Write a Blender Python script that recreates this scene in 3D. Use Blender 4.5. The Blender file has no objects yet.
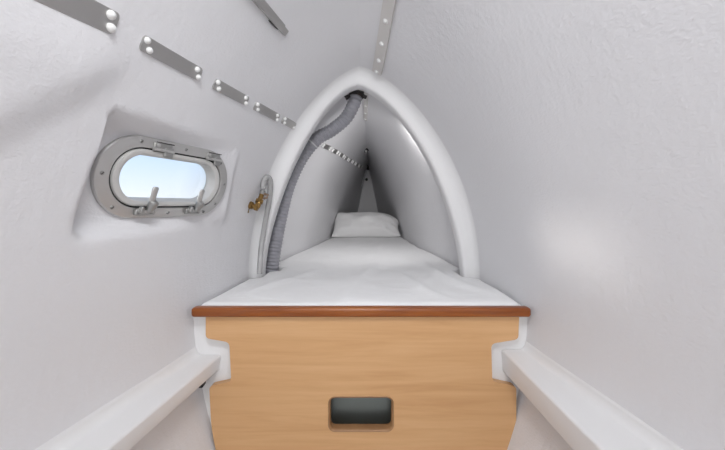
import bpy, bmesh, math, random
from mathutils import Vector, Matrix, noise
random.seed(7)
PI = math.pi
EYE = 1.0            # eye height above the floor; all shape numbers below are relative to the eye level
COL = bpy.context.scene.collection
ORI = {}
#HULL-BEGIN
import math
# station tables along Y (metres ahead of the eye); heights are relative to the eye level
ST = [  # Y,    B,    zc,   p,    q,   xc,   skew
    (-2.60, .70, 1.08, 2.10, .60, -.060, .00),
    (-1.30, .66, 1.00, 2.10, .62, -.050, .00),
    (-0.40, .645, .96, 2.10, .64, -.040, .00),
    ( 0.20, .605, .91, 2.10, .66, -.030, .00),
    ( 0.60, .560, .835, 2.10, .67, -.018, .00),
    ( 1.00, .507, .715, 2.05, .68, -.006, -.008),
    ( 1.40, .482, .576, 1.95, .70,  .007, -.017),
    ( 1.70, .470, .555, 1.75, .74,  .006, -.005),
    ( 2.35, .395, .545, 1.55, .80,  .020, .00),
    ( 3.30, .320, .540, 1.30, .86,  .045, .00),
    ( 4.50, .170, .540, 1.05, .92,  .073, .00),
]
ZB = -.30
def _interp(Y, c):
    n = len(ST)
    if Y <= ST[0][0]: return ST[0][c]
    if Y >= ST[-1][0]: return ST[-1][c]
    for i in range(n-1):
        if ST[i][0] <= Y <= ST[i+1][0]: break
    def d(k):
        return (ST[k+1][c]-ST[k][c])/(ST[k+1][0]-ST[k][0])
    def m(k):
        if k == 0: return d(0)
        if k == n-1: return d(n-2)
        a, b = d(k-1), d(k)
        if a*b <= 0: return 0.0
        return 2*a*b/(a+b)
    h = ST[i+1][0]-ST[i][0]; t = (Y-ST[i][0])/h
    return ((2*t**3-3*t*t+1)*ST[i][c]+(t**3-2*t*t+t)*h*m(i)
            +(-2*t**3+3*t*t)*ST[i+1][c]+(t**3-t*t)*h*m(i+1))
def hull(Y):
    return [_interp(Y, c) for c in range(1, 7)]
def half(Y, z, hp=None):
    B, zc, p, q, xc, sk = hp or hull(Y)
    if z <= ZB:
        return max(.02, B-.20*((ZB-z)/.7)**2*min(1, B/.5))
    u = (z-ZB)/(zc-ZB)
    if u >= 1: return 0.0
    return B*(1-u**p)**q
def wall_x(Y, z, side):
    hp = hull(Y)
    u = max(0, (z-ZB)/(hp[1]-ZB))
    return hp[4]+hp[5]*min(1, u)**3+side*half(Y, z, hp)
def wall_pt(Y, z, side):
    return (wall_x(Y, z, side), Y, z)
def wall_n(Y, z, side):   # unit normal pointing into the room
    e = .006
    dxy = (wall_x(Y+e, z, side)-wall_x(Y-e, z, side))/(2*e)
    dxz = (wall_x(Y, z+e, side)-wall_x(Y, z-e, side))/(2*e)
    n = (-side*1.0, side*dxy, side*dxz)
    l = math.sqrt(sum(a*a for a in n))
    return tuple(a/l for a in n)
#HULL-END
# ---------------------------------------------------------------- helpers
class MB:
    def __init__(s): s.v = []; s.f = []
    def add(s, vs, fs):
        o = len(s.v); s.v += [tuple(p) for p in vs]; s.f += [tuple(i+o for i in f) for f in fs]; return s
    def grid(s, rows, closed_u=False, closed_v=False, flip=False, caps=False):
        n = len(rows); m = len(rows[0]); vs = [p for r in rows for p in r]; fs = []
        for i in range(n if closed_u else n-1):
            for j in range(m if closed_v else m-1):
                a = i*m+j; b = i*m+(j+1) % m; c = ((i+1) % n)*m+(j+1) % m; d = ((i+1) % n)*m+j
                fs.append((a, d, c, b) if flip else (a, b, c, d))
        if caps:
            fs.append(tuple(range(m))[::-1]); fs.append(tuple((n-1)*m+j for j in range(m)))
        return s.add(vs, fs)
    def tube(s, path, rad, seg=16, caps=True, up=(0, 0, 1), tw=1):
        P = [Vector(p) for p in path]; n = len(P); rows = []
        T = [(P[min(i+tw, n-1)]-P[max(i-tw, 0)]).normalized() for i in range(n)]
        N = Vector(up).cross(T[0])
        if N.length < .01: N = Vector((1, 0, 0)).cross(T[0])
        N.normalize()
        for i in range(n):
            N = (N-T[i]*N.dot(T[i])).normalized(); Bv = T[i].cross(N)
            r = rad[i] if isinstance(rad, (list, tuple)) else rad
            rows.append([P[i]+(N*math.cos(2*PI*k/seg)+Bv*math.sin(2*PI*k/seg))*r for k in range(seg)])
        return s.grid(rows, closed_v=True, caps=caps)
    def _lathe(s, c, ax, prof, seg):
        c = Vector(c); ax = Vector(ax).normalized(); N = ax.orthogonal().normalized(); Bv = ax.cross(N)
        rows = [[c+ax*h+(N*math.cos(2*PI*k/seg)+Bv*math.sin(2*PI*k/seg))*max(r, 1e-4) for k in range(seg)] for h, r in prof]
        return s.grid(rows, closed_v=True, caps=True)
    def box(s, c, X, Y, Z, bev=.0):          # c centre, half-axis vectors
        c = Vector(c); X = Vector(X); Y = Vector(Y); Z = Vector(Z)
        if bev:
            lx, ly = X.length, Y.length; prof = []
            for (qx, qy, a0) in ((1, 1, 0), (-1, 1, 90), (-1, -1, 180), (1, -1, 270)):
                for k in range(4):
                    a = math.radians(a0+30*k); prof.append((qx*(lx-bev)+bev*math.cos(a), qy*(ly-bev)+bev*math.sin(a)))
            xn, yn = X.normalized(), Y.normalized(); lz = Z.length; zn = Z.normalized(); rows = []
            for h, ins in ((-lz, bev*.7), (-lz+bev*.7, 0), (lz-bev*.7, 0), (lz, bev*.7)):
                rows.append([c+zn*h+xn*(px*(1-ins/lx))+yn*(py*(1-ins/ly)) for px, py in prof])
            return s.grid(rows, closed_v=True, caps=True)
        vs = [c+X*a+Y*b+Z*d for d in (-1, 1) for a, b in ((-1, -1), (1, -1), (1, 1), (-1, 1))]
        return s.add(vs, [(3, 2, 1, 0), (4, 5, 6, 7), (0, 1, 5, 4), (1, 2, 6, 5), (2, 3, 7, 6), (3, 0, 4, 7)])

def obj(name, mb, mat, parent=None, origin=None, smooth=True, angle=40, recalc=True):
    o3 = Vector(ORI[parent.name]) if parent else Vector(origin or (0, 0, 0))
    me = bpy.data.meshes.new(name)
    me.from_pydata([tuple(Vector(p)-o3) for p in mb.v], [], mb.f)
    bm = bmesh.new(); bm.from_mesh(me)
    bmesh.ops.remove_doubles(bm, verts=bm.verts, dist=1e-5)
    if recalc: bmesh.ops.recalc_face_normals(bm, faces=bm.faces)
    bm.to_mesh(me); bm.free()
    me.materials.append(mat)
    if smooth:
        for p in me.polygons: p.use_smooth = True
        try: me.set_sharp_from_angle(angle=math.radians(angle))
        except Exception: pass
    o = bpy.data.objects.new(name, me); COL.objects.link(o)
    ORI[o.name] = tuple(o3)
    if parent: o.parent = parent
    else: o.location = o3+Vector((0, 0, EYE))
    return o
def thing(name, origin, label, cat, group=None):
    o = bpy.data.objects.new(name, None); COL.objects.link(o); o.empty_display_size = .05
    o.location = Vector(origin)+Vector((0, 0, EYE)); ORI[o.name] = tuple(origin)
    tag(o, label, cat, group); return o
def tag(o, label, cat, group=None):
    o['label'] = label; o['category'] = cat
    if group: o['group'] = group
    return o
def struct(o): o['kind'] = 'structure'; return o
def bez(pts, n=12):          # Catmull-Rom through the points
    P = [Vector(p) for p in pts]; P = [2*P[0]-P[1]]+P+[2*P[-1]-P[-2]]; out = []
    for i in range(1, len(P)-2):
        for k in range(n):
            t = k/n; a, b, c, d = P[i-1:i+3]
            out.append(.5*((2*b)+(c-a)*t+(2*a-5*b+4*c-d)*t*t+(3*b-a-3*c+d)*t**3))
    return out+[P[-2]]
def sstep(a, b, x):
    t = max(0, min(1, (x-a)/(b-a))); return t*t*(3-2*t)

# ---------------------------------------------------------------- materials
def new_mat(name):
    m = bpy.data.materials.new(name); m.use_nodes = True
    nt = m.node_tree; return m, nt, nt.nodes['Principled BSDF']
def simple(name, col, rough=.4, metal=0, coat=0, spec=.5):
    m, nt, b = new_mat(name)
    b.inputs['Base Color'].default_value = (*col, 1); b.inputs['Roughness'].default_value = rough
    b.inputs['Metallic'].default_value = metal; b.inputs['Coat Weight'].default_value = coat
    b.inputs['Specular IOR Level'].default_value = spec
    return m
def add_bump(nt, b, layers, dist=.002, stretch=None):
    tc = nt.nodes.new('ShaderNodeTexCoord'); prev = None
    for (kind, scale, detail, strength, st) in layers:
        mp = nt.nodes.new('ShaderNodeMapping'); mp.inputs['Scale'].default_value = st
        nt.links.new(tc.outputs['Object'], mp.inputs['Vector'])
        if kind == 'n':
            t = nt.nodes.new('ShaderNodeTexNoise'); t.inputs['Scale'].default_value = scale; t.inputs['Detail'].default_value = detail
            out = t.outputs['Fac']
        else:
            t = nt.nodes.new('ShaderNodeTexVoronoi'); t.inputs['Scale'].default_value = scale; out = t.outputs['Distance']
        nt.links.new(mp.outputs['Vector'], t.inputs['Vector'])
        bp = nt.nodes.new('ShaderNodeBump'); bp.inputs['Strength'].default_value = strength; bp.inputs['Distance'].default_value = dist
        nt.links.new(out, bp.inputs['Height'])
        if prev: nt.links.new(prev.outputs['Normal'], bp.inputs['Normal'])
        prev = bp
    nt.links.new(prev.outputs['Normal'], b.inputs['Normal'])
def paint(name, col, rough=.38, s1=.42, s2=.32):
    m, nt, b = new_mat(name)
    b.inputs['Base Color'].default_value = (*col, 1); b.inputs['Roughness'].default_value = rough
    add_bump(nt, b, [('n', 9, 2, s1*.6, (1, 1, 1)), ('n', 60, 4, s1*.9, (1, 1, .45)), ('n', 200, 3, s2*.9, (1, .6, 1))], .003)
    return m
def wood(name, c1, c2, c3, rough, coat, sx, scale):
    m, nt, b = new_mat(name)
    tc = nt.nodes.new('ShaderNodeTexCoord'); mp = nt.nodes.new('ShaderNodeMapping')
    mp.inputs['Scale'].default_value = sx; nt.links.new(tc.outputs['Object'], mp.inputs['Vector'])
    n1 = nt.nodes.new('ShaderNodeTexNoise'); n1.inputs['Scale'].default_value = scale; n1.inputs['Detail'].default_value = 6
    n1.inputs['Roughness'].default_value = .62; n1.inputs['Distortion'].default_value = .5
    nt.links.new(mp.outputs['Vector'], n1.inputs['Vector'])
    cr = nt.nodes.new('ShaderNodeValToRGB'); e = cr.color_ramp.elements
    e[0].position = .30; e[0].color = (*c1, 1); e[1].position = .72; e[1].color = (*c3, 1)
    x = cr.color_ramp.elements.new(.5); x.color = (*c2, 1)
    nt.links.new(n1.outputs['Fac'], cr.inputs['Fac']); nt.links.new(cr.outputs['Color'], b.inputs['Base Color'])
    b.inputs['Roughness'].default_value = rough; b.inputs['Coat Weight'].default_value = coat; b.inputs['Coat Roughness'].default_value = .15
    return m
def metal(name, col, rough, brush=(1, 1, 1), scale=60):
    m, nt, b = new_mat(name)
    b.inputs['Metallic'].default_value = 1; b.inputs['Base Color'].default_value = (*col, 1)
    tc = nt.nodes.new('ShaderNodeTexCoord'); mp = nt.nodes.new('ShaderNodeMapping'); mp.inputs['Scale'].default_value = brush
    n1 = nt.nodes.new('ShaderNodeTexNoise'); n1.inputs['Scale'].default_value = scale; n1.inputs['Detail'].default_value = 4
    nt.links.new(tc.outputs['Object'], mp.inputs['Vector']); nt.links.new(mp.outputs['Vector'], n1.inputs['Vector'])
    mr = nt.nodes.new('ShaderNodeMapRange'); mr.inputs['To Min'].default_value = rough*.75; mr.inputs['To Max'].default_value = rough*1.3
    nt.links.new(n1.outputs['Fac'], mr.inputs['Value']); nt.links.new(mr.outputs['Result'], b.inputs['Roughness'])
    return m

WALL = paint('white_paint_over_glass_weave', (.765, .762, .780))
SMOOTH = paint('white_gelcoat', (.82, .82, .825), .33, .12, .08)
SHEET, nt_, b_ = new_mat('white_cotton'); b_.inputs['Base Color'].default_value = (.88, .88, .885, 1); b_.inputs['Roughness'].default_value = .85
b_.inputs['Sheen Weight'].default_value = .15
add_bump(nt_, b_, [('n', 7, 3, .55, (1, 1.6, 1)), ('n', 22, 3, .05, (1, 1, 1))], .014)
PILLOW, nt_, b_ = new_mat('white_pillow_cotton'); b_.inputs['Base Color'].default_value = (.88, .875, .875, 1); b_.inputs['Roughness'].default_value = .85
add_bump(nt_, b_, [('n', 12, 3, .4, (1, 1, 1))], .015)
BEECH = wood('pale_cherry_laminate', (.60, .33, .145), (.665, .385, .18), (.715, .435, .215), .42, .1, (.7, 1, 11), 3.2)
MAHOG = wood('varnished_mahogany', (.20, .047, .006), (.29, .078, .010), (.37, .115, .016), .34, .1, (1.2, 8, 14), 3)
RIM = wood('dark_cut_edge', (.27, .135, .06), (.34, .18, .08), (.40, .22, .10), .5, 0, (2, 2, 2), 8)
STEEL = metal('brushed_steel', (.50, .49, .48), .36, (3, 1, 20))
ALU = metal('satin_aluminium', (.58, .575, .565), .42)
ALU.node_tree.nodes['Principled BSDF'].inputs['Metallic'].default_value = .85
ALUD = metal('cast_aluminium', (.42, .42, .41), .4)
SASHM = simple('anodised_sash', (.62, .615, .60), .5, .25)
BRASS = metal('brass', (.33, .205, .075), .32)
BRONZE = metal('dark_bronze', (.22, .16, .12), .45)
CAPW = simple('white_nylon_cap', (.86, .86, .85), .35)
PALEMETAL = simple('painted_pale_strip', (.66, .64, .62), .35)
RUBBER = simple('black_rubber', (.02, .02, .02), .6)
DARK = simple('dark_fitting_plastic', (.035, .03, .03), .5)
HOSE = simple('grey_ribbed_hose', (.30, .30, .33), .45)
CUFF = simple('pale_hose_joint', (.55, .55, .57), .4)
TUBE = simple('translucent_grey_tube', (.55, .55, .55), .25); TUBE.node_tree.nodes['Principled BSDF'].inputs['Transmission Weight'].default_value = .35
BIN = simple('grey_green_locker_lining', (.46, .51, .49), .6)
FLOORM = paint('white_cabin_sole', (.66, .66, .66), .5)
PANE, nt_, b_ = new_mat('window_pane')
tr = nt_.nodes.new('ShaderNodeBsdfTransparent'); gl = nt_.nodes.new('ShaderNodeBsdfGlossy'); gl.inputs['Roughness'].default_value = .03
fr = nt_.nodes.new('ShaderNodeFresnel'); fr.inputs['IOR'].default_value = 1.35; mx = nt_.nodes.new('ShaderNodeMixShader')
nt_.links.new(fr.outputs['Fac'], mx.inputs['Fac']); nt_.links.new(tr.outputs['BSDF'], mx.inputs[1]); nt_.links.new(gl.outputs['BSDF'], mx.inputs[2])
nt_.links.new(mx.outputs['Shader'], nt_.nodes['Material Output'].inputs['Surface'])
# ---------------------------------------------------------------- window frame of reference (on the left wall)
WC = Vector((-.512, .886, .067))
WU = Vector((.311, .95, 0)).normalized()
WN = WU.cross(Vector((.21, -.03, .977))).normalized()      # points into the room
WV = WN.cross(WU).normalized()
def W(a, b, c=0): return WC+WU*a+WV*b+WN*c
WA, WB = .200, .100                                         # half sizes of the flange
def stad(a, b, r=None, n=14, e=1.0):                        # rounded oblong, half sizes a, b
    r = min(a, b) if r is None else r; out = []
    for cx, cy, a0 in ((a-r, b-r, 0), (-(a-r), b-r, 90), (-(a-r), -(b-r), 180), (a-r, -(b-r), 270)):
        for k in range(n+1):
            t = math.radians(a0+90*k/n); out.append((cx+r*math.cos(t), cy+r*math.sin(t)))
    return out
def in_stad(a, b, A, B):
    x = max(0, abs(a)-(A-B)); return math.hypot(x, b) < B

# ---------------------------------------------------------------- hull shell
def side_wall_pt(Y, z, side):
    x = wall_x(Y, z, side)
    if side < 0:
        # gentle swell of the hull behind the window
        ln = .118+(Y-.50)*.95
        x += .015*sstep(ln-.06, ln+.05, z)*sstep(.36, .22, z)*sstep(.72, .58, Y)*sstep(.1, .35, Y)
        p = Vector((x, Y, z))
        xp = WC.x-(WN.y*(Y-WC.y)+WN.z*(z-WC.z))/WN.x        # flat seat of the window
        d = Vector((xp, Y, z))-WC; a, b = d.dot(WU), d.dot(WV)
        wl = .012+.02*sstep(.05, -.12, b)
        m = (sstep(-.224-wl, -.224+.012, a-.10*(b-.1))*sstep(.262, .228, a)
             *sstep(.128, .102, b)*sstep(-.142, -.098, b))
        x = x+(xp-x)*m
    return (x, Y, z)
ys = [-2.5+.1*i for i in range(27)]+[.14+.02*i for i in range(12)]+[.375+.0085*i for i in range(104)]
ys += [1.26+.02*i for i in range(30)]+[1.88+.07*i for i in range(37)]+[4.48]
def zlist(Y):
    zc = hull(Y)[1]; out = [-1.0+.7*k/16 for k in range(16)]
    return out+[ZB+(zc-ZB)*math.sin(PI/2*k/110) for k in range(111)]
for side, nm in ((-1, 'wall_left'), (1, 'wall_right')):
    rows = [[side_wall_pt(Y, z, side) for z in zlist(Y)] for Y in ys]
    mb = MB(); mb.grid(rows)
    if side < 0:                                            # the opening of the window
        keep = []
        for f in mb.f:
            c = sum((Vector(mb.v[i]) for i in f), Vector())/len(f)-WC
            if not in_stad(c.dot(WU), c.dot(WV), .178, .080): keep.append(f)
        mb.f = keep
    bm_o = obj(nm, mb, WALL, smooth=True, angle=60)
    struct(bm_o)
# end walls and floor follow the hull outline
def outline(Y, zmin=-1.0, n=48, inset=0):
    zc = hull(Y)[1]; zs = [zmin+(ZB-zmin)*k/10 for k in range(10)]+[ZB+(zc-ZB)*math.sin(PI/2*k/n) for k in range(n+1)]
    L = [(wall_x(Y, z, -1)+inset, z) for z in zs]; R = [(wall_x(Y, z, 1)-inset, z) for z in zs]
    return L, R
def end_wall(name, Y0, Y1):
    L, R = outline(Y0); mb = MB()
    for y in (Y0, Y1):
        o = len(mb.v); n = len(L)
        mb.v += [(x, y, z) for x, z in L]+[(x, y, z) for x, z in R]
        mb.f += [(o+i, o+i+1, o+n+i+1, o+n+i) for i in range(n-1)]
    return struct(obj(name, mb, WALL, smooth=False, recalc=False))
end_wall('wall_back', -2.5, -2.52)
end_wall('wall_front', 4.48, 4.50)
mb = MB()
fl = [y for y in ys]
mb.grid([[(wall_x(y, -1.0, -1)-.01, y, -1.0), (wall_x(y, -1.0, 1)+.01, y, -1.0)] for y in fl])
mb.grid([[(wall_x(y, -1.0, -1)-.01, y, -1.02), (wall_x(y, -1.0, 1)+.01, y, -1.02)] for y in fl])
struct(obj('floor', mb, FLOORM, smooth=False))

# ---------------------------------------------------------------- arched ring frame between cabin and bow
def inner(t):      # t in -1..1 from left foot over the crown to the right foot
    s = -1 if t < 0 else 1; u = math.sin(PI/2*(1-abs(t)))
    Bi, zi, p, q = .433, .514, 1.5, .64
    x = s*Bi*(1-u**p)**q if u < 1 else 0
    return (x-.022*u**4, ZB+(zi-ZB)*u)
def outer(t, Y):
    s = -1 if t < 0 else 1; u = math.sin(PI/2*(1-abs(t))); zc = hull(Y)[1]; z = ZB+(zc-ZB)*u
    return (wall_x(Y, z, s), z)
sec = []           # (Y, blend from hull to inner edge)
for Y, w in ((1.372, -.03), (1.384, .02), (1.392, .07), (1.399, .16), (1.405, .30), (1.409, .48), (1.412, .66), (1.4145, .82),
             (1.417, .91), (1.421, .955), (1.429, .985), (1.444, 1.0), (1.462, 1.0), (1.476, .985), (1.485, .93), (1.487, .80), (1.487, .3), (1.487, -.06)):
    row = []
    for k in range(-90, 91):
        t = k/90; xi, zi = inner(t); xo, zo = outer(t, Y)
        row.append((xo+(xi-xo)*w, Y, zo+(zi-zo)*w))
    # run the two feet down behind the mattress
    lo = (row[0][0], Y, -.43); hi = (row[-1][0], Y, -.43)
    sec.append([lo]+row+[hi])
mb = MB(); mb.grid(sec); struct(obj('trim_1', mb, SMOOTH, angle=80))

# ---------------------------------------------------------------- bulkhead flange behind the berth front, with the ledge ends
k_ = .98/330
mb = MB()
for s in (-1, 1):
    zs = [-1.0+.05*i for i in range(14)]+[-.335]
    for y in (1.0, 1.008):
        mb.grid([[(s*.34, y, z), (wall_x(1.0, z, s)+s*.012, y, z)] for z in zs])
    mb.grid([[(s*.34, 1.0, z), (s*.34, 1.008, z)] for z in zs])
    mb.grid([[(s*.34, y, -.335), (wall_x(1.0, -.335, s)+s*.012, y, -.335)] for y in (1.0, 1.008)])
struct(obj('trim_2', mb, SMOOTH, smooth=False))

# ---------------------------------------------------------------- side ledges along the hull
def ledge(name, side, zt, zb_, xf):
    rows = []
    for i in range(90):
        Y = -2.49+i*(.999+2.49)/89
        xe = xf(Y); xw = wall_x(Y, zt, side); rad = .005; sec = []
        def P(x, z): return (x, Y, z)
        # underside from hull, front face, rounded nose, top, cove up the wall
        sec.append(P(wall_x(Y, zb_-.01, side)+side*.012, zb_-.006))
        sec.append(P(xe+side*.004+side*rad, zb_))
        for a in (30, 60, 90):
            sec.append(P(xe+side*.004+side*rad*(1-math.sin(math.radians(a))), zb_+rad*(1-math.cos(math.radians(a)))))
        for a in (0, 22, 45, 68, 90):
            sec.append(P(xe+side*rad*1.3*(1-math.cos(math.radians(a))), zt-rad*1.3*(1-math.sin(math.radians(a)))))
        R = .020; x0 = xw-side*R
        for a in (0, 15, 30, 45, 60, 75, 90):
            zz = zt+R*(1-math.cos(math.radians(a)))*1.2
            x = x0+side*R*math.sin(math.radians(a)); sec.append(P(min(x, wall_x(Y, zz, side)+.0008) if side > 0 else max(x, wall_x(Y, zz, side)-.0008), zz))
        sec.append(P(wall_x(Y, zt+R*1.2+.004, side)+side*.006, zt+R*1.2+.004))
        rows.append(sec)
    mb = MB(); mb.grid(rows); struct(obj(name, mb, SMOOTH, angle=75))
ledge('trim_3', -1, -.454, -.499, lambda Y: -.432-.118*(.98-Y) if Y > .4 else -.5005-.05*(.4-Y))
ledge('trim_4', 1, -.437, -.503, lambda Y: .421+.018*(.98-Y) if Y > .4 else .4314+.03*(.4-Y))

# ---------------------------------------------------------------- window in the left wall
win = bpy.data.objects.new('window_1', None); COL.objects.link(win); win.empty_display_size = .05
ORI[win.name] = tuple(W(0, -WB)); win.location = W(0, -WB)+Vector((0, 0, EYE)); struct(win)
def ring(mb, prof):              # prof: list of (half a, half b, c)
    mb.grid([[W(x, y, c) for x, y in stad(a, b)] for a, b, c in prof], closed_v=True)
fA, fB = WA-.032, WB-.026
mb = MB(); ring(mb, [(WA-.003, WB-.003, -.006), (WA, WB, -.002), (WA, WB, .007), (WA-.002, WB-.002, .0095), (WA-.006, WB-.006, .0105), (fA+.002, fB+.002, .0115),
                     (fA, fB, .010), (fA-.001, fB-.001, -.022), (fA-.002, fB-.002, -.028), (fA+.006, fB+.006, -.028), (fA+.008, fB+.008, -.006)])
frame = obj('window_frame', mb, ALU, win, angle=35)
mb = MB(); ring(mb, [(fA+.0005, fB+.0005, -.004), (fA+.0005, fB+.0005, .007), (fA-.0070, fB-.0065, .007), (fA-.0070, fB-.0065, -.004)])
obj('gasket', mb, RUBBER, win)
sA, sB = fA-.004, fB-.004; gA, gB = .140, .053
mb = MB(); ring(mb, [(sA, sB, -.012), (sA, sB, .009), (sA-.002, sB-.002, .0125), (sA-.006, sB-.005, .0135), (gA+.010, gB+.007, .0125), (gA+.006, gB+.004, .010), (gA, gB, -.014), (gA, gB, -.020), (sA-.002, sB-.002, -.020), (sA, sB, -.012)])
sash = obj('window_sash', mb, SASHM, win, angle=35)
mb = MB()
for c in (-.0155, -.0195):
    o = len(mb.v); pts = stad(gA+.003, gB+.003); mb.v += [tuple(W(x, y, c)) for x, y in pts]; mb.f.append(tuple(range(o, o+len(pts))))
n_ = len(stad(1, 1)); mb.f += [(i, (i+1) % n_, n_+(i+1) % n_, n_+i) for i in range(n_)]
obj('pane', mb, PANE, sash, smooth=False)
# screws round the flange
for a, b in ((-.184, .004), (-.152, -.072), (-.005, -.0872), (.020, .0872), (.118, -.0872), (.160, -.062), (.185, .002), (.155, .066), (-.108, .0868)):
    r = .0048
    mb = MB()._lathe(W(a, b, .0098), WN, [(0, r), (.0016, r), (.0026, r*.8), (.0028, .0002)], 14)
    sc = obj('screw', mb, ALUD, win)
    mb = MB().box(W(a, b, .0125), (WU*.7+WV*.7)*r*.75, (WU*-.7+WV*.7)*.0006, WN*.0006)
    obj('slot', mb, DARK, sc, smooth=False)
# hinges along the top
for a in (-.052, .118):
    mb = MB().box(W(a, .084, .013), WU*.026, WV*.008, WN*.0035, .003)
    mb.box(W(a+.016, .070, .0155), WU*.013, WV*.013, WN*.003, .003)
    h = obj('hinge', mb, ALUD, win, angle=35)
    mb = MB().tube([W(a-.028, .0745, .0165), W(a+.030, .0745, .0165)], .0042, 12); obj('hinge_pin', mb, ALU, h)
    mb = MB()._lathe(W(a-.016, .085, .0165), WN, [(0, .0052), (.002, .0052), (.003, .0035), (.0031, .0002)], 14); obj('screw', mb, ALU, h)
    mb = MB().box(W(a+.006, .0925, .0125), WU*.024, WV*.0012, WN*.003); obj('gap', mb, DARK, h, smooth=False)
# dogs that clamp the sash at the bottom
for a in (-.073, .074):
    mb = MB().box(W(a-.004, -.0825, .016), WU*.026, WV*.0085, WN*.006, .004)
    for da in (-.018, .010):
        mb.box(W(a+da, -.077, .024), WU*.005, WV*.0095, WN*.006, .003)
    clevis = obj('latch_bracket', mb, ALUD, win, angle=35)
    mb = MB().tube([W(a-.026, -.079, .026), W(a+.018, -.079, .026)], .0035, 10)
    obj('latch_pin', mb, ALU, clevis)
    mb = MB()._lathe(W(a-.002, -.078, .028), (WV*.94+WN*.34+WU*.10).normalized(), [(0, .0085), (.012, .010), (.020, .0115), (.026, .0115), (.029, .008), (.031, .004)], 16)
    nut = obj('latch_nut', mb, ALUD, win)
    d = (WV*.97+WN*.16-WU*.0).normalized(); p0 = W(a-.004, -.054, .034); n2 = d.cross(WN).normalized(); n3 = n2.cross(d)
    rows = []
    for t, w, h in ((0, .006, .004), (.004, .0078, .0055), (.020, .0074, .005), (.030, .0084, .0048), (.036, .0080, .0042), (.039, .006, .003)):
        rows.append([p0+d*t+n2*(w*math.cos(2*PI*k/16)*1.0)+n3*(h*math.sin(2*PI*k/16)) for k in range(16)])
    mb = MB(); mb.grid(rows, closed_v=True, caps=True); obj('latch_lever', mb, ALU, win)
# ---------------------------------------------------------------- steel straps on the left wall
def on_wall(Y, z, off, side=-1):
    n = Vector(wall_n(Y, z, side)); return Vector(side_wall_pt(Y, z, side))+n*off
def up_dir(Y, z, side=-1):
    return (Vector(wall_pt(Y, z+.004, side))-Vector(wall_pt(Y, z-.004, side))).normalized()
def plate(mb, Y0, Y1, z0, z1, hw, th, base=-.001, side=-1, n=16, corner=.008):
    rows = []
    L = max(1e-4, Y1-Y0)
    us = sorted(set([0, .25*corner/L, .6*corner/L, corner/L]+[i/n for i in range(1, n)]+[1-corner/L, 1-.6*corner/L, 1-.25*corner/L, 1]))
    for u in us:
        Y = Y0+L*u; z = z0+(z1-z0)*u
        e = min(u, 1-u)*L; w = hw if e >= corner else hw-corner+math.sqrt(max(0, corner**2-(corner-e)**2))
        c = Vector(side_wall_pt(Y, z, side)); nn = Vector(wall_n(Y, z, side)); v = up_dir(Y, z, side)
        rows.append([c+v*b+nn*h for b, h in ((-w, base), (-w, th-.0012), (-w+.0012, th), (0, th), (w-.0012, th), (w, th-.0012), (w, base))])
    mb.grid(rows, closed_v=True, caps=True)
    return mb
def cap_mb(Y, z, b, th, r=.0075, side=-1, hgt=.6):
    c = Vector(side_wall_pt(Y, z, side)); nn = Vector(wall_n(Y, z, side)); v = up_dir(Y, z, side)
    return MB()._lathe(c+v*b+nn*(th-.001), nn, [(0, r), (.3*r*hgt/.6, r), (.65*r*hgt/.6, r*.86), (.95*r*hgt/.6, r*.55), (1.08*r*hgt/.6, .0003)], 14)
spans = [(.17, .611, .300, .3345, 'long steel strap at upper left, nearest of its row, cut off by the picture'),
         (.668, .836, .331, .330, 'second steel strap of the left wall row, above the left end of the window'),
         (.888, 1.046, .328, .329, 'third steel strap of the left wall row, above the right end of the window'),
         (1.088, 1.243, .329, .328, 'fourth steel strap of the left wall row, right of the window top'),
         (1.272, 1.386, .330, .331, 'short last steel strap of the left wall row, touching the white arch')]
GR = 'steel straps in a row on the left cabin wall'
for i, (a, b, za, zb2, lab) in enumerate(spans):
    hw = .0215 if i == 0 else (.0165 if i == 1 else .0152)
    t = thing('wall_strap', tuple(on_wall((a+b)/2, (za+zb2)/2, 0)), lab, 'strap', GR)
    obj('plate', plate(MB(), a, b, za, zb2, hw, .004), STEEL, t, angle=30)
    for Yc, zc_ in ((a+.014, za), (b-.012, zb2)):
        for s in (1, -1):
            r = .0085 if i == 0 else .0072
            if i == 4 and s > 0 and Yc > 1.33: continue
            obj('bolt_cap', cap_mb(Yc+(.006*-s if i else .004*-s), zc_, s*hw*.47, .004, r), CAPW, t)
# straps of the same row carried on into the bow
yb = [(1.60, .330), (1.80, .333), (2.01, .341), (2.20, .347), (2.40, .353), (2.60, .360), (2.81, .372), (3.02, .383), (3.31, .396), (3.62, .415)]
names = ['first', 'second', 'third', 'fourth', 'fifth', 'sixth', 'seventh', 'eighth', 'ninth']
for i in range(9):
    (a, za), (b, zb2) = yb[i], yb[i+1]; a += .035; b -= .03
    lab = 'small dark steel strap on the bow wall, %s from the ribbed hose in its row' % names[i]
    if i == 0: lab = 'dark steel strap on the bow wall, mostly behind the ribbed hose'
    t = thing('bow_strap', tuple(on_wall((a+b)/2, (za+zb2)/2, 0)), lab, 'strap', 'steel straps in a row on the bow wall')
    obj('plate', plate(MB(), a, b, za, zb2, .0145, .004, n=6), STEEL, t, angle=30)
    for Yc, zc_ in ((a+.004, za), (b-.004, zb2)):
        for s in (1, -1): obj('bolt_cap', cap_mb(Yc, zc_, s*.0068, .004, .0080), CAPW, t)
# single bar high on the left wall
t = thing('grab_bar', tuple(on_wall(.95, .537, 0)), 'plain dark steel bar high on the left wall, top centre-left, without white caps', 'bar')
obj('bar', plate(MB(), .62, .998, .557, .538, .0122, .011, n=16, corner=.003), STEEL, t, angle=30)
obj('end_tab', plate(MB(), .994, 1.027, .538, .536, .0102, .007, n=4, corner=.002), STEEL, t, angle=30)
mb = MB(); plate(mb, .945, .985, .5290, .5282, .0017, .0095, n=4, corner=.002); obj('slot', mb, DARK, t, angle=30)

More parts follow.
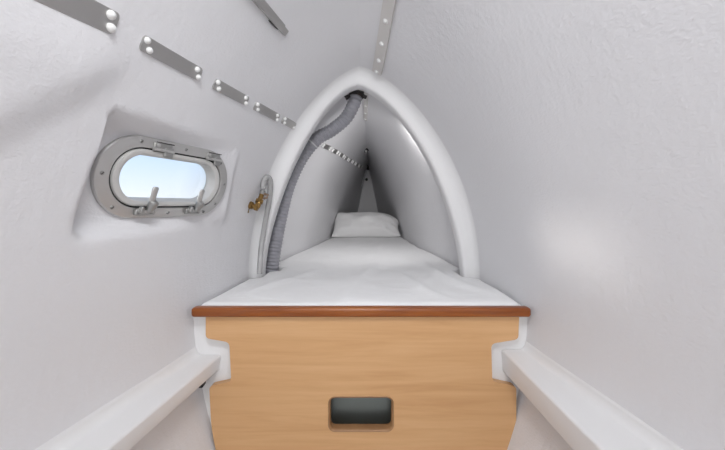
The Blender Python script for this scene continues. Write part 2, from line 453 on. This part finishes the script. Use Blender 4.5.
# ---------------------------------------------------------------- strips along the crown
def crown_strip(name, lab, Y0, Y1, xf, hw, th, bolts, br):
    def c(Y): 
        x = xf(Y); side = 1 if x > hull(Y)[4]+hull(Y)[5] else -1
        lo, hi = ZB, hull(Y)[1]
        for _ in range(40):
            m = (lo+hi)/2
            if side*(wall_x(Y, m, side)-x) > 0: lo = m
            else: hi = m
        return Vector((x, Y, lo))
    def fr(Y):
        p = c(Y); tx = (c_off(Y, .01)-c_off(Y, -.01)).normalized(); ty = (c(Y+.01)-c(Y-.01)).normalized()
        n = tx.cross(ty).normalized(); n = n if n.z < 0 else -n
        return p, tx, ty, n
    def c_off(Y, d):
        x = xf(Y)+d; cx = hull(Y)[4]+hull(Y)[5]; side = 1 if x > cx else -1; lo, hi = ZB, hull(Y)[1]
        for _ in range(40):
            m = (lo+hi)/2
            if side*(wall_x(Y, m, side)-x) > 0: lo = m
            else: hi = m
        return Vector((x, Y, lo))
    mid = (Y0+Y1)/2
    t = thing(name, tuple(c(mid)), lab, 'strip', None)
    mb = MB(); rows = []
    for k in range(25):
        Y = Y0+(Y1-Y0)*k/24; p, tx, ty, n = fr(Y)
        rows.append([p+tx*b+n*h for b, h in ((-hw, -.006), (-hw, th-.001), (-hw+.001, th), (hw-.001, th), (hw, th-.001), (hw, -.006))])
    mb.grid(rows, closed_v=True, caps=True); obj('strip', mb, PALEMETAL, t, angle=30)
    for Y in bolts:
        p, tx, ty, n = fr(Y)
        bb = obj('bolt', MB()._lathe(p+n*(th-.0008), n, [(0, br*1.5), (.0012, br*1.5), (.0014, br), (.005, br*.9), (.0066, br*.5), (.007, .0003)], 14), CAPW, t)
crown_strip('ceiling_strip', 'pale bolted metal strip on the ceiling in front of the white arch, at the top edge', .55, 1.362,
            lambda Y: .062+.085*(1.366-Y), .0215, .012, [.90, 1.01, 1.115, 1.205, 1.285, 1.352], .0068)
crown_strip('bow_ceiling_strip', 'narrow pale bolted strip on the ceiling inside the bow, beside the top of the hose', 1.53, 2.10,
            lambda Y: .018+.004*(Y-1.5), .011, .008, [1.58, 1.68, 1.80, 1.93, 2.06], .0055)

# ---------------------------------------------------------------- fittings at the far end of the bow
p = (.034, 3.15, .532)
t = thing('bow_fitting', p, 'small dark bracket with a pale bolt hanging from the ceiling deep in the bow', 'bracket')
obj('bracket', MB().box((.034, 3.15, .530), (.026, 0, 0), (0, .030, 0), (0, 0, .012), .006).box((.034, 3.15, .515), (.017, 0, 0), (0, .014, 0), (0, 0, .016), .005), DARK, t, angle=35)
obj('bolt', MB()._lathe((.034, 3.13, .515), (0, -.6, -.8), [(0, .011), (.012, .011), (.018, .006), (.019, .0003)], 12), CAPW, t)
t = thing('stem_fitting', (.073, 4.46, .36), 'dark fitting on the pale stem strip at the very end of the bow', 'fitting')
obj('eye_plate', MB().box((.062, 4.40, .50), (.030, 0, 0), (0, .02, 0), (0, 0, .030), .008), DARK, t, angle=35)
obj('bolt', MB()._lathe((.055, 4.477, .345), (0, -1, 0), [(0, .019), (.02, .019), (.03, .012), (.032, .0003)], 12), DARK, t)
t = tag(obj('hanging_strap', MB().tube(bez([(wall_x(4.2, z, -1)+.017, 4.20, z) for z in (.44, .38, .31, .24)], 8), .011, 8), CUFF, origin=(.02, 4.20, .50)),
        'thin pale strap hanging at the end of the bow wall, left of the stem', 'strap')

# ---------------------------------------------------------------- berth: front board, mahogany edge, base board, locker lining
berth = thing('berth', (0, .99, -1.0), 'wooden berth front with mahogany edge rail and an oblong hand hole, under the mattress', 'berth')
def px(x, y): return ((x-362.5)*k_, (205-y)*k_)
def rounded(poly, rr, n=5):
    out = []; m = len(poly)
    for i in range(m):
        p = Vector(poly[i]); a = Vector(poly[i-1])-p; b = Vector(poly[(i+1) % m])-p; r = min(rr[i], a.length*.45, b.length*.45)
        if r < 1e-5: out.append(tuple(p)); continue
        A = p+a.normalized()*r; B = p+b.normalized()*r
        for k in range(n+1):
            t = k/n; out.append(tuple(A*(1-t)**2+p*2*t*(1-t)+B*t*t))
    return out
Lp = [(206, 312), (206, 338), (229.5, 342), (231.5, 381), (209.5, 386), (211.5, 426), (217, 455), (236, 535)]
Rp = [(519, 312), (518, 339), (491, 343.5), (492, 381), (516, 386), (516, 426), (510, 455), (490, 535)]
rl = [0, .012, .014, .014, .012, .03, .05, .02]
out2 = rounded([px(*p) for p in Lp]+[px(*p) for p in Rp[::-1]], rl+rl[::-1])
hole = [(x, z) for x, z in stad(.0965, .0515, .020, 8)]; hc = px(361, 413.7); hole = [(x+hc[0], z+hc[1]) for x, z in hole]
yF, yB = .978, .998
bm = bmesh.new()
def loop(pts, y): return [bm.verts.new((x, y, z)) for x, z in pts]
eds = []
for pts in (out2, hole):
    vs = loop(pts, yF); eds += [bm.edges.new((vs[i], vs[(i+1) % len(vs)])) for i in range(len(vs))]
res = bmesh.ops.triangle_fill(bm, use_beauty=True, use_dissolve=False, edges=eds)
faces = [g for g in res['geom'] if isinstance(g, bmesh.types.BMFace)]
ex = bmesh.ops.extrude_face_region(bm, geom=faces)
for g in ex['geom']:
    if isinstance(g, bmesh.types.BMVert): g.co.y = yB
bm.verts.index_update(); bm.verts.ensure_lookup_table()
mb = MB(); mb.v = [tuple(v.co) for v in bm.verts]; mb.f = [tuple(v.index for v in f.verts) for f in bm.faces]; bm.free()
front = obj('front_panel', mb, BEECH, berth, smooth=False)
mb = MB()
def hs(d): 
    return [(x+hc[0], z+hc[1]) for x, z in stad(.0965+d, .0515+d, .020+d, 8)]
prof = [(.0012, yF-.0005), (.0, yF-.0018), (-.002, yF-.0012), (-.0055, yF+.004), (-.0055, yB+.006), (.001, yB+.006)]
mb.grid([[(x, y, z) for x, z in hs(d)] for d, y in prof], closed_v=True)
rim = obj('hand_hole_rim', mb, RIM, front); rim['label'] = 'dark rounded edge of the hand hole'
rows = []
r0, zr = .0165, -.3155
for x, s in [(-.503, .35), (-.5015, .7), (-.498, .92), (-.492, 1)]+[(-.49+i*.0979, 1) for i in range(1, 10)]+[(.485, 1), (.490, .92), (.4935, .7), (.495, .35)]:
    row = []
    for xx, zz in stad(.015, .0138, .007, 4):
        row.append((x, .978+xx*s, zr+.0005+zz*s))
    rows.append(row)
mb = MB(); mb.grid(rows, closed_v=True, caps=True)
o = obj('edge_rail', mb, MAHOG, berth); o['label'] = 'glossy red-brown mahogany rail along the top'
mb = MB()
def hw_in(Y): return min(abs(wall_x(Y, -.42, -1)), abs(wall_x(Y, -.42, 1)))-.006
rows = []
for i in range(40):
    Y = 1.035+i*(3.64-1.035)/39
    rows.append([(wall_x(Y, -.42, -1)+.004, Y, -.415), (wall_x(Y, -.42, 1)-.004, Y, -.415), (wall_x(Y, -.42, 1)-.004, Y, -.402), (wall_x(Y, -.42, -1)+.004, Y, -.402)])
mb.grid(rows, closed_v=True, caps=True); obj('base_board', mb, BEECH, berth, smooth=False)
mb = MB()
bx0, bx1, bz0, bz1 = hc[0]-.26, hc[0]+.26, hc[1]-.2, hc[1]+.17
mb.add([(bx0, 1.004, bz0), (bx1, 1.004, bz0), (bx1, 1.004, bz1), (bx0, 1.004, bz1), (bx0, 1.13, bz0), (bx1, 1.13, bz0), (bx1, 1.13, bz1), (bx0, 1.13, bz1)],
       [(0, 1, 5, 4), (1, 2, 6, 5), (2, 3, 7, 6), (3, 0, 4, 7), (4, 5, 6, 7)])
o = obj('locker_lining', mb, BIN, berth, smooth=False); o['label'] = 'grey-green lining seen through the hand hole'

# small dark drain gap under the left ledge, clip under the right one
t = tag(obj('drain_clip', MB().box((-.464, .955, -.5125), (.0065, 0, 0), (-.001, .013, 0), (0, 0, .011), .003), RUBBER, origin=(-.464, .955, -.5125)),
        'small black rubber clip under the left ledge, beside the berth front', 'clip')

# ---------------------------------------------------------------- mattress with its fitted white sheet
def mat_half(Y, s):
    w = min(abs(wall_x(Y, -.295, s)), abs(wall_x(Y, -.405, s)))-.0035
    foot = abs(inner(s)[0])-.004
    a = sstep(1.335, 1.385, Y); b = sstep(1.53, 1.60, Y)
    r = w*(1-a)+foot*a if Y < 1.46 else foot*(1-b)+w*b
    if s < 0: n = sstep(1.485, 1.515, Y)*sstep(1.655, 1.615, Y); r = r*(1-n)+.390*n      # room for the hose
    return r
def top_z(Y, x):
    v = noise.noise(Vector((x*3.2+3, Y*2.4, .3)))*.003+noise.noise(Vector((x*9+1, Y*5, 1.3)))*.004+noise.noise(Vector((x*5+Y*7, Y*3-x*6, 4.3)))*.003
    # long creases running up the bed
    for (x0, y0, x1, y1, h, w) in ((-.05, 1.02, .07, 1.75, .009, .030), (.07, 1.75, .16, 2.6, .006, .035), (.30, 1.02, .12, 1.5, .007, .025), (-.40, 1.05, -.2, 1.6, .006, .03),
                                   (.44, 1.1, .25, 1.8, .007, .028), (-.25, 1.7, -.1, 2.5, .005, .04), (.36, 1.25, .30, 2.2, .005, .03), (.20, 1.1, .34, 1.55, .005, .02)):
        d = Vector((x1-x0, y1-y0)); L = d.length; d /= L; q = Vector((x-x0, Y-y0)); tt = q.dot(d)/L; off = q.x*d.y-q.y*d.x+.02*math.sin(tt*5)
        v += 1.15*h*math.exp(-(off/w)**2)*sstep(-.1, .2, tt)*sstep(1.15, .8, tt)
    return -.302+v*1.0
rows = []
YS = [1.010+i*.0125 for i in range(61)]+[1.78+.03*i for i in range(62)]
for i, Y in enumerate(YS):
    wl, wr = -mat_half(Y, -1), mat_half(Y, 1); row = [(wl, Y, -.40)]
    ef = 0
    for k in range(81):
        x = wl+(wr-wl)*k/80; e = min(x-wl, wr-x); rr = .014
        drop = 0 if e > rr else rr-math.sqrt(max(0, rr*rr-(rr-e)**2))
        ey = Y-1.010; drop2 = 0 if ey > .02 else .02-math.sqrt(max(0, .0004-(.02-ey)**2))
        zt = top_z(Y, x)*(sstep(-.02, .06, ey))+(-.303)*(1-sstep(-.02, .06, ey))
        row.append((x, Y, zt-drop*.6-drop2*.5))
    row.append((wr, Y, -.40)); rows.append(row)
mb = MB(); mb.grid(rows, closed_v=True, caps=True)
tag(obj('mattress', mb, SHEET, origin=(0, 2.2, -.40), angle=70), 'long tapering berth mattress under a slightly creased white fitted sheet', 'mattress')

# ---------------------------------------------------------------- pillow
pc = Vector((.036, 2.96, -.302)); pw, pd, ph = .322, .138, .105
rows = []; NU, NV = 44, 26
tilt = math.radians(52)
def pil(u, v, s):
    e = (1-abs(u)**2.6)*(1-abs(v)**2.6); hgt = ph*max(0, e)**.56
    k1 = 1-.10*(1-abs(v)**2)*0-.07*(v*v)*0
    x = pw*u*(1-.07*(1-v*v)); y = pd*v*(1-.06*(1-u*u))*(1-.40*max(0, (u-.45)/.55)**2)-.03*max(0, (u-.45)/.55)**2
    n = noise.noise(Vector((u*2.2, v*2.2, s*3)))*.018+noise.noise(Vector((u*6, v*5, s*5)))*.006
    z = s*hgt*(1.0 if s > 0 else .75)+n*min(1, e*3)+.012*u*abs(u)*-1
    return x, y, z
mb = MB()
for s in (1, -1):
    R = []
    for i in range(NU+1):
        u = math.sin(PI/2*(-1+2*i/NU)); row = []
        for j in range(NV+1):
            v = math.sin(PI/2*(-1+2*j/NV)); x, y, z = pil(u, v, s)
            yy = y*math.cos(tilt)-z*math.sin(tilt); zz = y*math.sin(tilt)+z*math.cos(tilt)
            P = pc+Vector((x, yy+.16, zz+.110))
            P.z = max(P.z, top_z(P.y, P.x)+.004)
            P.x = min(max(P.x, wall_x(P.y, P.z, -1)+.006), wall_x(P.y, P.z, 1)-.006); row.append(P)
        R.append(row)
    mb.grid(R, flip=s < 0)
tag(obj('pillow', mb, PILLOW, origin=tuple(pc), angle=80), 'plump white pillow leaning at the far end of the mattress', 'pillow')

# ---------------------------------------------------------------- ribbed hose from the crown down the left of the arch
YH = 1.585; kh = YH/330
def hp(x, y, dy=0): return Vector(((x-362.5)*kh, YH+dy, (205-y)*kh))
path = bez([hp(356.5, 96, -.015), hp(354, 105, -.02), hp(346, 118), hp(332, 130), hp(317, 139, .0), hp(304, 154), hp(294, 172), hp(286, 193), hp(280, 218), hp(275.0, 246, -.01), hp(271.8, 272, -.02), hp(271.2, 280, -.02)], 40)
acc = 0; cen = []; rad = []; pts = [path[0]]; L = [0]
for a, b in zip(path, path[1:]): L.append(L[-1]+(b-a).length)
tot = L[-1]; N = int(tot/.0021); j = 0
for i in range(N+1):
    s = tot*i/N
    while j < len(L)-2 and L[j+1] < s: j += 1
    f = (s-L[j])/(L[j+1]-L[j]); cen.append(path[j].lerp(path[j+1], f))
    rad.append((.0300+.0016*math.cos(2*PI*s/.0165))*(1.0+.14*s/tot))
hose = thing('vent_hose', tuple(cen[-1]), 'grey ribbed hose curving from the arch crown down to the mattress', 'hose')
obj('ribbed_tube', MB().tube(cen, rad, 22, up=(0, 1, 0), tw=14), HOSE, hose, angle=80)
i0 = int(N*.315)
o = obj('joint_band', MB().tube(cen[i0:i0+4], .0335, 22, up=(0, 1, 0)), CUFF, hose); o['label'] = 'pale band round the hose'
top = cen[0]; d = (cen[0]-cen[6]).normalized()
o = obj('end_collar', MB()._lathe(top-d*.012, d, [(0, .033), (.006, .036), (.022, .036), (.026, .033), (.045, .033)], 22), DARK, hose, angle=35); o['label'] = 'dark collar where the hose meets the ceiling'
obj('clamp_screw', MB().tube([top+Vector((-.052, -.012, -.020)), top+Vector((-.030, -.014, -.008))], [.011, .009], 12), DARK, hose)
obj('clamp_screw', MB().tube([top+Vector((.032, -.012, -.010)), top+Vector((.048, -.012, -.016))], [.010, .009], 12), DARK, hose)

# ---------------------------------------------------------------- clear water tube and brass valve left of the arch
def at(x, y, Y): return Vector(((x-362.5)/330*Y, Y, (205-y)/330*Y))
tp = bez([at(263.0, 189.0, 1.334), at(263.4, 184.5, 1.335), at(264.5, 179.5, 1.338), at(267.5, 177, 1.348), at(270, 180, 1.362), at(270.5, 188, 1.374), at(268.5, 204, 1.382), at(264.5, 226, 1.385), at(261, 250, 1.378), at(259.5, 274.0, 1.362)], 10)
wt = tag(obj('water_tube', MB().tube(tp, .0108, 14, up=(0, 1, 0)), TUBE, origin=tuple(tp[-1])), 'thin translucent grey tube looping up beside the white arch to the brass valve', 'tube')
vb = at(249, 205, 1.28)
v = thing('brass_valve', tuple(vb), 'small brass elbow valve on the left wall beside the white arch', 'valve')
pA, pB, pC, pD, pE = at(247, 212.5, 1.30), at(248.5, 204.8, 1.30), at(257.4, 207, 1.30), at(259.8, 200, 1.31), at(262.4, 193, 1.328)
obj('elbow', MB().tube(bez([pB+Vector((-.002, .0, 0)), pB.lerp(pC, .5)+Vector((0, 0, -.001)), pC, pD, pE], 6), .0095, 14, up=(0, 1, 0)), BRASS, v)
obj('outlet', MB().tube([pA, pA.lerp(pB, .3), pB+Vector((0, 0, .004))], [.0075, .0062, .0100], 12), BRASS, v)
for q, dd, r in ((pB.lerp(pC, .32), (pC-pB), .0155), (pB.lerp(pC, .92), (pC-pB), .0175), (pC.lerp(pD, .8), (pE-pD), .0165)):
    obj('hex_nut', MB()._lathe(q, dd.normalized(), [(-.007, r*.85), (-.0055, r), (.0055, r), (.007, r*.85)], 6), BRASS, v, angle=30)
obj('hose_clamp', MB()._lathe(pE, (pE-pD).normalized(), [(-.010, .0105), (-.009, .0115), (.007, .0115), (.008, .0105)], 16), ALUD, v, angle=30)
obj('handle', MB().box(pE+Vector((.016, -.004, -.006)), (.010, 0, -.003), (0, .005, 0), (.0012, 0, .0045), .002).box(pE+Vector((.014, -.004, -.020)), (.009, 0, .003), (0, .004, 0), (-.001, 0, .004), .0015), BRONZE, v, angle=30)
wn = Vector(wall_n(1.30, vb.z, -1)); wp = Vector(wall_pt(1.30, vb.z, -1))
obj('wall_flange', MB()._lathe(wp-wn*.002, wn, [(0, .015), (.004, .015), (.006, .009), (max(.02, (pB-wp).dot(wn)), .008)], 16), BRASS, v, angle=35)
# ---------------------------------------------------------------- light
def area(name, loc, rot, size, power, col=(1, 1, 1), shape='DISK', sy=None):
    l = bpy.data.lights.new(name, 'AREA'); l.shape = shape; l.size = size; l.energy = power; l.color = col
    if sy: l.size_y = sy
    o = bpy.data.objects.new(name, l); COL.objects.link(o); o.location = Vector(loc)+Vector((0, 0, EYE)); o.rotation_euler = rot; return o
area('hatch_lamp', (-.02, .12, .80), (math.radians(36), 0, 0), .42, 5.2, (.97, .98, 1)).data.spread = math.radians(135)
area('bow_fill', (.235, 1.53, .33), Vector((-.36, .84, -.40)).to_track_quat('-Z', 'Y').to_euler(), .09, 1.6, (1, .985, .975)).data.spread = math.radians(125)  # added fill light hidden behind the arch to brighten the bow, no real fixture
area('cabin_lamp', (-.02, -2.2, .30), (math.radians(90), 0, 0), .80, 16.5, (1, .99, .985))
sun = bpy.data.lights.new('sun', 'SUN'); sun.energy = .85; sun.angle = math.radians(9); sun.color = (1, .95, .88)
so = bpy.data.objects.new('sun', sun); COL.objects.link(so); so.location = (-3, 1, 2)
so.rotation_euler = Vector((1.02, -.10, -.170)).to_track_quat('-Z', 'Y').to_euler()
w = bpy.data.worlds.new('sky'); bpy.context.scene.world = w; w.use_nodes = True
nt = w.node_tree; bg = nt.nodes['Background']
tc = nt.nodes.new('ShaderNodeTexCoord'); sp = nt.nodes.new('ShaderNodeSeparateXYZ'); cr = nt.nodes.new('ShaderNodeValToRGB')
nt.links.new(tc.outputs['Generated'], sp.inputs['Vector']); nt.links.new(sp.outputs['Z'], cr.inputs['Fac'])
e = cr.color_ramp.elements; e[0].position = .0; e[0].color = (.90, .95, 1, 1); e[1].position = .5; e[1].color = (.46, .66, .98, 1)
x = cr.color_ramp.elements.new(.15); x.color = (.54, .74, 1.0, 1)
nt.links.new(cr.outputs['Color'], bg.inputs['Color']); bg.inputs['Strength'].default_value = 1.12

# ---------------------------------------------------------------- camera
cd = bpy.data.cameras.new('camera'); cam = bpy.data.objects.new('camera', cd); COL.objects.link(cam)
cam.location = (0, 0, EYE); cam.rotation_euler = (PI/2, 0, 0)
cd.sensor_fit = 'HORIZONTAL'; cd.sensor_width = 36; cd.lens = 36*330/725; cd.shift_y = -20/725; cd.clip_start = .02
sc = bpy.context.scene; sc.camera = cam
sc.view_settings.view_transform = 'Standard'; sc.view_settings.look = 'None'; sc.view_settings.gamma = 1
sc.view_settings.use_curve_mapping = False; sc.view_settings.exposure = 0.06
